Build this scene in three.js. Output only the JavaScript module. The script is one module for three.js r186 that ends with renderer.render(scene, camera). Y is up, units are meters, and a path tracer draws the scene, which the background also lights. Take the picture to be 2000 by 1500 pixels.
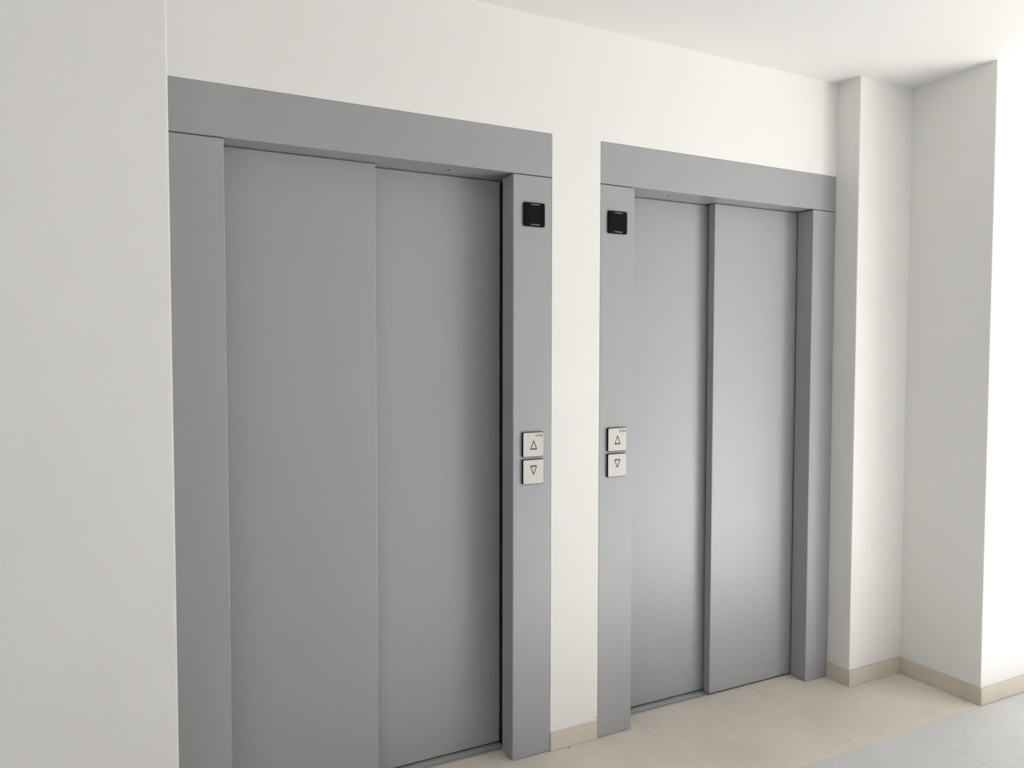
import * as THREE from 'three';
import { RoundedBoxGeometry } from 'three/addons/geometries/RoundedBoxGeometry.js';
import { TextGeometry } from 'three/addons/geometries/TextGeometry.js';
import { FontLoader } from 'three/addons/loaders/FontLoader.js';
import { mergeGeometries } from 'three/addons/utils/BufferGeometryUtils.js';
import { RectAreaLightUniformsLib } from 'three/addons/lights/RectAreaLightUniformsLib.js';

// ---------------------------------------------------------------- camera, sky, daylight, exposure
const scene = new THREE.Scene();
const FOCAL = 1490.76;                                   // pixels, in a 2000 x 1500 frame
const camera = new THREE.PerspectiveCamera(2 * Math.atan(750 / FOCAL) * 180 / Math.PI, 2000 / 1500, 0.05, 200);
{
  const yaw = 0.471143, pitch = 0.040832, roll = 0.00135;
  camera.position.set(-0.26066, 1.40101, 2.28328);
  camera.rotation.order = 'YXZ';
  camera.rotation.set(-pitch, -yaw, roll);
}
const renderer = new THREE.WebGLRenderer({ antialias: true });
renderer.toneMapping = THREE.LinearToneMapping;
renderer.toneMappingExposure = 0.57;
renderer.shadowMap.enabled = true;

scene.background = new THREE.Color().setRGB(0.93, 0.97, 1.0);      // bright even overcast sky
scene.backgroundIntensity = 1.6;

RectAreaLightUniformsLib.init();
const WIN = { z: 5.0, x0: 5.1, x1: 9.2, y0: 0.0, y1: 2.4 };         // glazed entrance in the wall behind the camera, to its right
const WIN2 = { x0: -2.2, x1: -0.9, y0: 0.9, y1: 2.2 };               // window in the same wall, behind the camera and to its left
const daylight = new THREE.RectAreaLight(new THREE.Color().setRGB(0.97, 0.99, 1.0), 3.8, WIN.x1 - WIN.x0 - 0.1, WIN.y1 - WIN.y0 - 0.1);
daylight.name = 'window_daylight';
daylight.position.set((WIN.x0 + WIN.x1) / 2, (WIN.y0 + WIN.y1) / 2, WIN.z - 0.02);
daylight.lookAt((WIN.x0 + WIN.x1) / 2, (WIN.y0 + WIN.y1) / 2, WIN.z - 3);
scene.add(daylight);
const sideLight = new THREE.RectAreaLight(new THREE.Color().setRGB(0.97, 0.99, 1.0), 0.3, WIN2.x1 - WIN2.x0 - 0.1, WIN2.y1 - WIN2.y0 - 0.1);
sideLight.name = 'side_window_daylight';
sideLight.position.set((WIN2.x0 + WIN2.x1) / 2, (WIN2.y0 + WIN2.y1) / 2, WIN.z - 0.02);
sideLight.lookAt((WIN2.x0 + WIN2.x1) / 2, (WIN2.y0 + WIN2.y1) / 2, WIN.z - 3);
scene.add(sideLight);
const sun = new THREE.DirectionalLight(new THREE.Color().setRGB(1.0, 0.982, 0.955), 62.0);       // falls through the entrance onto the lobby floor
sun.name = 'sun';
sun.position.set(14.8, 5.6, WIN.z + 9.8); sun.target.position.set(5.4, 0, WIN.z);
sun.castShadow = true; sun.shadow.mapSize.set(2048, 2048);
Object.assign(sun.shadow.camera, { left: -6, right: 6, top: 6, bottom: -6, near: 0.5, far: 30 });
scene.add(sun, sun.target);

// ---------------------------------------------------------------- helpers
function rng(seed) { let s = seed >>> 0; return () => { s = (s + 0x6D2B79F5) | 0; let t = Math.imul(s ^ (s >>> 15), 1 | s); t = (t + Math.imul(t ^ (t >>> 7), 61 | t)) ^ t; return ((t ^ (t >>> 14)) >>> 0) / 4294967296; }; }
function tileNoise(seed) {                                // value noise that repeats over [0,1)
  const cache = new Map();
  const lattice = (n) => { if (!cache.has(n)) { const r = rng(seed * 977 + n); cache.set(n, Float32Array.from({ length: n * n }, () => r())); } return cache.get(n); };
  const sm = (t) => t * t * (3 - 2 * t);
  return (u, v, n) => {
    const g = lattice(n), x = u * n, y = v * n, i = Math.floor(x), j = Math.floor(y), fx = sm(x - i), fy = sm(y - j);
    const at = (a, b) => g[((b % n + n) % n) * n + (a % n + n) % n];
    return (at(i, j) * (1 - fx) + at(i + 1, j) * fx) * (1 - fy) + (at(i, j + 1) * (1 - fx) + at(i + 1, j + 1) * fx) * fy;
  };
}
function dataTexture(size, fn, srgb, metres) {
  const d = new Uint8Array(size * size * 4);
  for (let j = 0; j < size; j++) for (let i = 0; i < size; i++) {
    const c = fn((i + 0.5) / size, (j + 0.5) / size), k = (j * size + i) * 4;
    for (let q = 0; q < 3; q++) d[k + q] = Math.max(0, Math.min(255, Math.round(c[q] * 255)));
    d[k + 3] = 255;
  }
  const t = new THREE.DataTexture(d, size, size);
  t.wrapS = t.wrapT = THREE.RepeatWrapping; t.magFilter = THREE.LinearFilter; t.minFilter = THREE.LinearMipmapLinearFilter; t.generateMipmaps = true;
  if (srgb) t.colorSpace = THREE.SRGBColorSpace;
  t.repeat.set(1 / metres, 1 / metres); t.needsUpdate = true;
  return t;
}
// uv in metres, taken from the plane each face lies in
function metreUV(g) {
  const p = g.attributes.position, n = g.attributes.normal, uv = new Float32Array(p.count * 2);
  for (let i = 0; i < p.count; i++) {
    const ax = Math.abs(n.getX(i)), ay = Math.abs(n.getY(i)), az = Math.abs(n.getZ(i));
    const x = p.getX(i), y = p.getY(i), z = p.getZ(i);
    if (az >= ax && az >= ay) { uv[2 * i] = x; uv[2 * i + 1] = y; } else if (ax >= ay) { uv[2 * i] = z; uv[2 * i + 1] = y; } else { uv[2 * i] = x; uv[2 * i + 1] = z; }
  }
  g.setAttribute('uv', new THREE.BufferAttribute(uv, 2));
  return g;
}
function box(x0, x1, y0, y1, z0, z1, r = 0) {
  const w = x1 - x0, h = y1 - y0, d = z1 - z0;
  const g = r ? new RoundedBoxGeometry(w, h, d, 2, r) : new THREE.BoxGeometry(w, h, d);
  g.translate((x0 + x1) / 2, (y0 + y1) / 2, (z0 + z1) / 2);
  return metreUV(g);
}
function mesh(name, geo, mat, parent = scene) {
  const m = new THREE.Mesh(Array.isArray(geo) ? mergeGeometries(geo.map((q) => (q.index ? q.toNonIndexed() : q))) : geo, mat);
  m.name = name; m.castShadow = m.receiveShadow = true; parent.add(m);
  return m;
}
function structure(o) { o.userData.kind = 'structure'; return o; }
function group(name, parent = scene) { const o = new THREE.Group(); o.name = name; parent.add(o); return o; }
function tag(o, label, category, grp) { o.userData.label = label; o.userData.category = category; if (grp) o.userData.group = grp; return o; }
function extruded(shape, depth, bevel = 0) {
  return new THREE.ExtrudeGeometry(shape, bevel ? { depth: depth - 2 * bevel, bevelEnabled: true, bevelThickness: bevel, bevelSize: bevel, bevelOffset: -bevel, bevelSegments: 2, curveSegments: 8 } : { depth, bevelEnabled: false, curveSegments: 12 });
}
function roundedRect(w, h, r) {
  const s = new THREE.Shape(), x = w / 2, y = h / 2;
  s.moveTo(-x + r, -y); s.lineTo(x - r, -y); s.absarc(x - r, -y + r, r, -Math.PI / 2, 0); s.lineTo(x, y - r); s.absarc(x - r, y - r, r, 0, Math.PI / 2);
  s.lineTo(-x + r, y); s.absarc(-x + r, y - r, r, Math.PI / 2, Math.PI); s.lineTo(-x, -y + r); s.absarc(-x + r, -y + r, r, Math.PI, Math.PI * 1.5);
  return s;
}

// ---------------------------------------------------------------- materials
const nA = tileNoise(3), nB = tileNoise(11), nC = tileNoise(29), nD = tileNoise(47);
const plasterBump = dataTexture(512, (u, v) => { const h = 0.35 * nA(u, v, 64) + 0.4 * nB(u, v, 128) + 0.25 * nC(u, v, 16); return [h, h, h]; }, false, 0.6);
const paintBump = dataTexture(512, (u, v) => { const h = 0.6 * nB(u, v, 128) + 0.4 * nA(u, v, 200); return [h, h, h]; }, false, 0.25);
const stoneMix = (u, v) => 0.45 * nA(u, v, 5) + 0.25 * nB(u, v, 13) + 0.18 * nC(u, v, 48) + 0.12 * nD(u, v, 180);
const beigeMap = dataTexture(1024, (u, v) => { const t = stoneMix(u, v) - 0.5, s = nD(v, u, 256) - 0.5; const k = 1 + 0.10 * t + 0.02 * s; return [0.905 * k, 0.87 * k, 0.825 * k]; }, true, 1.37);
const greyMap = dataTexture(1024, (u, v) => { const t = stoneMix(v, u) - 0.5, s = nD(u, v, 256) - 0.5; const k = 1 + 0.05 * t + 0.02 * s; return [0.855 * k, 0.857 * k, 0.856 * k]; }, true, 1.53);
const stoneBump = dataTexture(512, (u, v) => { const h = 0.5 * nC(u, v, 96) + 0.5 * nD(u, v, 220); return [h, h, h]; }, false, 0.5);

const M = {
  wall: new THREE.MeshStandardMaterial({ name: 'white_wall_paint', color: new THREE.Color().setRGB(0.87, 0.862, 0.846), roughness: 0.9, bumpMap: plasterBump, bumpScale: 0.00012 }),
  ceiling: new THREE.MeshStandardMaterial({ name: 'white_ceiling_paint', color: new THREE.Color().setRGB(0.87, 0.862, 0.846), roughness: 0.95, bumpMap: plasterBump, bumpScale: 0.0001 }),
  paint: new THREE.MeshPhysicalMaterial({ name: 'grey_satin_enamel', color: new THREE.Color().setRGB(0.362, 0.367, 0.382), roughness: 0.37, bumpMap: paintBump, bumpScale: 0.00003 }),
  seal: new THREE.MeshStandardMaterial({ name: 'black_rubber', color: new THREE.Color().setRGB(0.015, 0.015, 0.016), roughness: 0.8 }),
  sill: new THREE.MeshStandardMaterial({ name: 'grey_aluminium', color: new THREE.Color().setRGB(0.55, 0.56, 0.57), roughness: 0.5, metalness: 0.25 }),
  beige: new THREE.MeshStandardMaterial({ name: 'beige_porcelain', map: beigeMap, roughness: 0.6, bumpMap: stoneBump, bumpScale: 0.0003 }),
  skirting: new THREE.MeshStandardMaterial({ name: 'beige_skirting_porcelain', color: new THREE.Color().setRGB(0.84, 0.83, 0.80), map: beigeMap, roughness: 0.6, bumpMap: stoneBump, bumpScale: 0.0003 }),
  grey: new THREE.MeshStandardMaterial({ name: 'pale_grey_porcelain', map: greyMap, roughness: 0.65, bumpMap: stoneBump, bumpScale: 0.0003 }),
  grout: new THREE.MeshStandardMaterial({ name: 'beige_grout', color: new THREE.Color().setRGB(0.66, 0.60, 0.53), roughness: 0.95 }),
  concrete: new THREE.MeshStandardMaterial({ name: 'dark_shaft_concrete', color: new THREE.Color().setRGB(0.12, 0.12, 0.12), roughness: 0.95 }),
  black: new THREE.MeshPhysicalMaterial({ name: 'black_plastic', color: new THREE.Color().setRGB(0.008, 0.008, 0.009), roughness: 0.4, specularIntensity: 0.12 }),
  screen: new THREE.MeshPhysicalMaterial({ name: 'smoked_screen', color: new THREE.Color().setRGB(0.007, 0.007, 0.009), roughness: 0.3, specularIntensity: 0.12 }),
  strip: new THREE.MeshStandardMaterial({ name: 'grey_strip', color: new THREE.Color().setRGB(0.33, 0.33, 0.35), roughness: 0.4 }),
  steel: new THREE.MeshStandardMaterial({ name: 'satin_steel', color: new THREE.Color().setRGB(0.59, 0.575, 0.55), roughness: 0.55, metalness: 0.1 }),
  ink: new THREE.MeshStandardMaterial({ name: 'dark_engraving', color: new THREE.Color().setRGB(0.055, 0.05, 0.045), roughness: 0.7 }),
  inkPale: new THREE.MeshStandardMaterial({ name: 'grey_engraving', color: new THREE.Color().setRGB(0.10, 0.095, 0.09), roughness: 0.7 }),
  aluminium: new THREE.MeshStandardMaterial({ name: 'window_aluminium', color: new THREE.Color().setRGB(0.55, 0.56, 0.57), roughness: 0.4, metalness: 0.5 }),
  glass: new THREE.MeshPhysicalMaterial({ name: 'clear_glass', color: 0xffffff, roughness: 0.02, transmission: 1, thickness: 0, ior: 1.5 }),
  paving: new THREE.MeshStandardMaterial({ name: 'pale_paving', color: new THREE.Color().setRGB(0.55, 0.53, 0.5), roughness: 0.9 }),
  grit: new THREE.MeshStandardMaterial({ name: 'dark_grit', color: new THREE.Color().setRGB(0.09, 0.07, 0.055), roughness: 0.9 }),
};

// ---------------------------------------------------------------- dimensions (metres; the lift wall is the plane z = 0)
const OPEN = 0.9064, HEAD = 2.0, TOP = 2.1466, CEIL = 2.533;
const E1 = { xa: -0.1462, x0: 0, x1: OPEN, xb: 1.0552 };
const E2 = { xa: 1.2517, x0: 1.4005, x1: 1.4005 + OPEN, xb: 2.4395 };
const P1 = { x: 2.4405, z: 0.112 }, P2 = { x: 2.762, z: 0.468 };
const LEFT = -3.0, BACK = WIN.z, RIGHT = 9.7, T = 0.2;
const SK = 0.068, SKT = 0.008;

// ---------------------------------------------------------------- the room
structure(mesh('wall_front', box(E1.xa - 0.1, P1.x + 0.1, TOP, CEIL, -0.2, 0), M.wall));                    // above the lifts
structure(mesh('wall_center', box(E1.xb, E2.xa, -0.1, TOP, -0.2, 0), M.wall));                         // between them
structure(mesh('floor_slab', box(LEFT - T, RIGHT + T, -0.25, -0.1, -0.45, BACK + T), M.concrete));
structure(mesh('wall_shaft', box(LEFT, RIGHT, -0.1, CEIL, -0.45, -0.35), M.concrete));
structure(mesh('wall_left', [box(LEFT - 0.05, E1.xa - 0.0003, -0.1, CEIL + 0.05, -0.2, 0.112, 0.005)], M.wall));
structure(mesh('wall_right', [box(P1.x, P2.x + 0.05, -0.1, CEIL + 0.05, -0.36, P1.z, 0.004), box(P2.x, RIGHT + T, -0.1, CEIL + 0.05, -0.36, P2.z, 0.004)], M.wall));
structure(mesh('wall_far_left', box(LEFT - T, LEFT, -0.1, CEIL, -0.45, BACK + T), M.wall));
structure(mesh('wall_far_right', box(RIGHT, RIGHT + T, -0.1, CEIL, P2.z, BACK + T), M.wall));
{
  // wall behind the camera, with the glazed opening
  const s = new THREE.Shape([[LEFT, -0.1], [RIGHT, -0.1], [RIGHT, CEIL], [LEFT, CEIL]].map((q) => new THREE.Vector2(...q)));
  for (const q of [{ ...WIN, y0: -0.02 }, WIN2]) {
    const h = new THREE.Path(); h.moveTo(q.x0, q.y0); h.lineTo(q.x0, q.y1); h.lineTo(q.x1, q.y1); h.lineTo(q.x1, q.y0); h.closePath(); s.holes.push(h);
  }
  const g = extruded(s, T); g.translate(0, 0, BACK);
  structure(mesh('wall_back', metreUV(g), M.wall));
}
structure(mesh('ceiling', box(LEFT - T, RIGHT + T, CEIL, CEIL + 0.12, -0.45, BACK + T), M.ceiling));
function glazing(name, q, n) {                                        // aluminium frame, mullions and panes
  const w = structure(group(name)); w.position.set(0, 0, BACK + 0.12);
  const f = 0.06, step = (q.x1 - q.x0) / n, bars = [];
  bars.push(box(q.x0, q.x1, q.y1 - f, q.y1, -0.03, 0.03), box(q.x0, q.x1, q.y0, q.y0 + f, -0.03, 0.03));
  for (let k = 0; k <= n; k++) { const x = q.x0 + k * step; bars.push(box(k === n ? x - f : k === 0 ? x : x - f / 2, k === 0 ? x + f : k === n ? x : x + f / 2, q.y0 + f, q.y1 - f, -0.03, 0.03)); }
  mesh('window_frame', bars, M.aluminium, w);
  for (let k = 0; k < n; k++) {
    const g = new THREE.PlaneGeometry(step, q.y1 - q.y0 - 2 * f); g.rotateY(Math.PI); g.translate(q.x0 + (k + 0.5) * step, (q.y0 + q.y1) / 2, 0);
    mesh('pane', g, M.glass, w);
  }
}
glazing('window_1', WIN, 4);
glazing('window_2', WIN2, 2);
structure(mesh('pavement', box(-20, 26, -0.14, -0.04, BACK + T, BACK + 30), M.paving));

// floor: one row of beige tiles in front of the lifts, pale grey tiles in the lobby
{
  const f = structure(group('floor'));
  mesh('grout_bed', box(LEFT, RIGHT, -0.08, -0.0008, -0.090, BACK + T), M.grout, f);
  const rowEdge = P2.z + SKT + 0.001, j = 0.0006;
  for (let k = -6; k < 4; k++) {                               // beige row
    const a = Math.max(1.452 - 0.604 * (1 - k) - 0.604, LEFT), b = 1.452 - 0.604 * (1 - k);
    const x0 = a, x1 = Math.min(b, P2.x + 0.02);
    if (x1 - x0 < 0.02) continue;
    mesh('tile', box(x0 + j, x1 - j, -0.02, 0, -0.090, rowEdge - j, 0.0008), M.beige, f);
  }
  mesh('tile', box(1.452 + 0.604 * 2 + j, P2.x, -0.02, 0, -0.090, rowEdge - j, 0.0008), M.beige, f);
  for (let a = 2.338 - 0.6 * 12; a < RIGHT; a += 0.6) for (let q = 0; q < 9; q++) {
    const x0 = Math.max(a, LEFT), x1 = Math.min(a + 0.6, RIGHT), z0 = rowEdge + q * 0.6, z1 = Math.min(z0 + 0.6, BACK + T);
    if (x1 - x0 < 0.02 || z1 - z0 < 0.02) continue;
    mesh('tile', box(x0 + 0.0006, x1 - 0.0006, -0.02, 0, z0 + 0.0006, z1 - 0.0006, 0.0005), M.grey, f);
  }
}

// tile skirting
function skirting(name, x0, x1, z0, z1) { return structure(mesh(name, box(x0, x1, 0.0004, SK, z0, z1, 0.0012), M.skirting)); }
skirting('baseboard_center', E1.xb + 0.0012, E2.xa - 0.0012, 0.0002, 0.0035);
skirting('baseboard_right', P1.x - SKT, P1.x - 0.0002, 0.0008, P1.z + SKT - 0.0005);
skirting('baseboard_right_001', P1.x + 0.0002, P2.x - SKT - 0.0004, P1.z + 0.0002, P1.z + SKT);
skirting('baseboard_right_002', P2.x - SKT, P2.x - 0.0002, P1.z + 0.0006, P2.z + SKT - 0.0005);
skirting('baseboard_right_003', P2.x + 0.0002, RIGHT - 0.01, P2.z + 0.0002, P2.z + SKT);
skirting('baseboard_left', LEFT + 0.01, E1.xa - 0.0004, 0.1122, 0.112 + SKT);
skirting('baseboard_left_001', E1.xa - 0.0002, E1.xa + SKT, 0.0008, 0.112 + SKT - 0.0005);

// ---------------------------------------------------------------- the two lifts
const REVEAL = 0.081, FRONT = -0.088, DEEP = -0.135, GAP = 0.0024;
function lift(e, mirrored, meet, holeX, label) {
  const root = group('elevator_entrance'); if (mirrored) root.name = 'elevator_entrance_001';
  root.position.set((e.x0 + e.x1) / 2, 0, 0);
  tag(root, label, 'elevator', 'grey steel elevator entrances');
  const ox = root.position.x;
  const part = (name, g, m, parent = root) => { g.translate(-ox, 0, 0); return mesh(name, g, m, parent); };
  const c = 0.0006;
  // header: front plate and soffit, with the bore of the release lock through the soffit
  {
    const plate = box(e.xa + c, e.xb - c, HEAD, TOP - c, -0.012, 0, 0.0015);
    const s = new THREE.Shape([[e.xa + c, 0.010], [e.xb - c, 0.010], [e.xb - c, 0.17], [e.xa + c, 0.17]].map((q) => new THREE.Vector2(...q)));
    const hole = new THREE.Path(); hole.absarc(holeX, 0.066, 0.0075, 0, Math.PI * 2); s.holes.push(hole);
    const soffit = extruded(s, 0.012); soffit.rotateX(-Math.PI / 2); soffit.translate(0, HEAD, 0); metreUV(soffit);
    const back = box(e.xa + c, e.xb - c, HEAD + 0.012, TOP - c, -0.18, -0.17);
    const h = part('header', mergeGeometries([plate, soffit, back].map((q) => (q.index ? q.toNonIndexed() : q))), M.paint);
    const bore = new THREE.CylinderGeometry(0.0075, 0.0075, 0.008, 20); bore.translate(holeX, HEAD + 0.0055, -0.066);
    part('lock_bore', bore, M.seal, h);
  }
  // jambs
  part('jamb', box(e.xa + c, e.x0, 0.002, HEAD - GAP, -REVEAL, 0, 0.003), M.paint);
  part('jamb', box(e.x1, e.xb - c, 0.002, HEAD - GAP, -REVEAL, 0, 0.003), M.paint);
  part('door_seal', box(e.x1 + 0.019, e.x1 + 0.024, 0.002, HEAD - 0.01, -0.132, -REVEAL - 0.001), M.seal);
  part('door_seal', box(e.x0 - 0.024, e.x0 - 0.019, 0.002, HEAD - 0.01, -0.132, -REVEAL - 0.001), M.seal);
  // sliding panels: the near one overlaps the far one
  const y0 = 0.005, y1 = HEAD - 0.0015;
  if (!mirrored) {
    part('door_panel', box(e.x0 - 0.018, meet, y0, y1, FRONT - 0.036, FRONT, 0.003), M.paint);
    part('door_panel', box(meet - 0.045, e.x1 + 0.018, y0, y1, DEEP - 0.03, DEEP, 0.003), M.paint);
  } else {
    part('door_panel', box(meet, e.x1 + 0.018, y0, y1, FRONT - 0.036, FRONT, 0.003), M.paint);
    part('door_panel', box(e.x0 - 0.018, meet + 0.045, y0, y1, DEEP - 0.03, DEEP, 0.003), M.paint);
  }
  // sill with two running grooves
  {
    const s = new THREE.Shape([[0.0935, -0.04], [0.0935, -0.0015], [0.100, -0.0015], [0.100, -0.012], [0.110, -0.012], [0.110, -0.0015], [0.145, -0.0015], [0.145, -0.012], [0.155, -0.012], [0.155, -0.0015], [0.19, -0.0015], [0.19, -0.04]].map((q) => new THREE.Vector2(...q)));
    const w = e.x1 - e.x0 + 0.036, g = extruded(s, w); g.rotateY(Math.PI / 2); g.translate(e.x0 - 0.018, 0, 0);
    part('sill', metreUV(g), M.sill);
  }
  return root;
}
lift(E1, false, 0.4615, 0.703, 'grey elevator doorway beside the left white wall, near panel on its left');
lift(E2, true, 1.856, 1.602, 'grey elevator doorway next to the right white pier, near panel on its right');

// ---------------------------------------------------------------- indicators
function indicator(x, y, label, n) {
  const o = group(n ? 'floor_indicator_00' + n : 'floor_indicator'); o.position.set(x, y, 0.0002);
  tag(o, label, 'indicator', 'black floor indicators on the jambs');
  mesh('housing', extruded(roundedRect(0.082, 0.080, 0.006), 0.006, 0.001), M.black, o).position.z = 0.001;
  const s = extruded(roundedRect(0.072, 0.070, 0.003), 0.0012, 0.0003); mesh('screen', s, M.screen, o).position.z = 0.0061;
  for (const k of [-1, 1]) { const b = box(-0.0165, 0.0165, -0.0012, 0.0012, 0, 0.0010, 0.0004); mesh('light_strip', b, M.strip, o).position.set(0.0025, k * 0.0335, 0.0068); }
  return o;
}
indicator(0.9833, 1.8665, 'black square floor indicator on the right jamb of the left elevator', 0);
indicator(1.3228, 1.8665, 'black square floor indicator on the left jamb of the right elevator', 1);

// ---------------------------------------------------------------- call buttons
const font = await new FontLoader().loadAsync('fonts/droid/droid_sans_bold.typeface.json');
function arrowGeometry(up) {                                        // outlined triangle with round corners
  const tri = (w, h, r, yc) => {
    const pts = [[0, yc + h / 2], [-w / 2, yc - h / 2], [w / 2, yc - h / 2]].map((q) => new THREE.Vector2(...q)), out = [];
    for (let i = 0; i < 3; i++) {
      const a = pts[(i + 2) % 3], b = pts[i], c = pts[(i + 1) % 3];
      const p = b.clone().add(a.clone().sub(b).setLength(r)), q = b.clone().add(c.clone().sub(b).setLength(r));
      for (let k = 0; k <= 5; k++) { const t = k / 5; out.push(new THREE.Vector2().addScaledVector(p, (1 - t) * (1 - t)).addScaledVector(b, 2 * t * (1 - t)).addScaledVector(q, t * t)); }
    }
    return out;
  };
  const s = new THREE.Shape(tri(0.0285, 0.0345, 0.0055, 0)); s.holes.push(new THREE.Path(tri(0.0190, 0.0222, 0.0030, -0.0016)));
  const g = extruded(s, 0.0004);
  if (!up) g.rotateZ(Math.PI);
  return g;
}
function callButton(x, y, up, label, n) {
  const o = group(n ? 'call_button_00' + n : 'call_button'); o.position.set(x, y, 0.0002);
  tag(o, label, 'button', 'square elevator call buttons');
  mesh('housing', extruded(roundedRect(0.0815, 0.0845, 0.005), 0.0082, 0.0008), M.black, o).position.z = 0.0008;
  const face = mesh('face_plate', extruded(roundedRect(0.0785, 0.0815, 0.004), 0.0022, 0.0006), M.steel, o); face.position.z = 0.0082;
  mesh('arrow', arrowGeometry(up), M.ink, face).position.set(0, up ? -0.0005 : 0.0045, 0.00165);
  if (up) {
    const t = new TextGeometry('OTIS', { font, size: 0.0085, depth: 0.0003, curveSegments: 4 }); t.computeBoundingBox();
    const b = t.boundingBox; t.translate(-(b.min.x + b.max.x) / 2, -(b.min.y + b.max.y) / 2, 0); t.scale(0.028 / (b.max.x - b.min.x), 1, 1);
    mesh('lettering', t, M.inkPale, face).position.set(0.0215, 0.0300, 0.00165);
  }
  return o;
}
callButton(0.9804, 1.0890, true, 'square steel up-arrow call button on the left elevator jamb', 0);
callButton(0.9804, 0.9957, false, 'square steel down-arrow call button on the left elevator jamb', 1);
callButton(1.3252, 1.0890, true, 'square steel up-arrow call button on the right elevator jamb', 2);
callButton(1.3252, 0.9957, false, 'square steel down-arrow call button on the right elevator jamb', 3);

// ---------------------------------------------------------------- small specks of grit
function grit(x, y, z, r, label, n) {
  const g = new THREE.IcosahedronGeometry(r, 1); g.scale(1, 0.7, 0.8);
  const m = mesh(n ? 'grit_speck_00' + n : 'grit_speck', g, M.grit); m.position.set(x, y, z); tag(m, label, 'grit', 'dark specks near the skirting'); return m;
}
grit(1.1245, 0.0017, 0.012, 0.0026, 'tiny dark speck of grit on the beige floor between the elevators', 0);

{
  const g = new THREE.SphereGeometry(0.0022, 10, 6); g.scale(1.3, 0.8, 0.35);
  const m = mesh('wall_mark', g, M.grit); m.position.set(1.2465, 0.0775, 0.0006); tag(m, 'tiny dark mark on the white wall just above the skirting between the elevators', 'mark');
}

renderer.render(scene, camera);
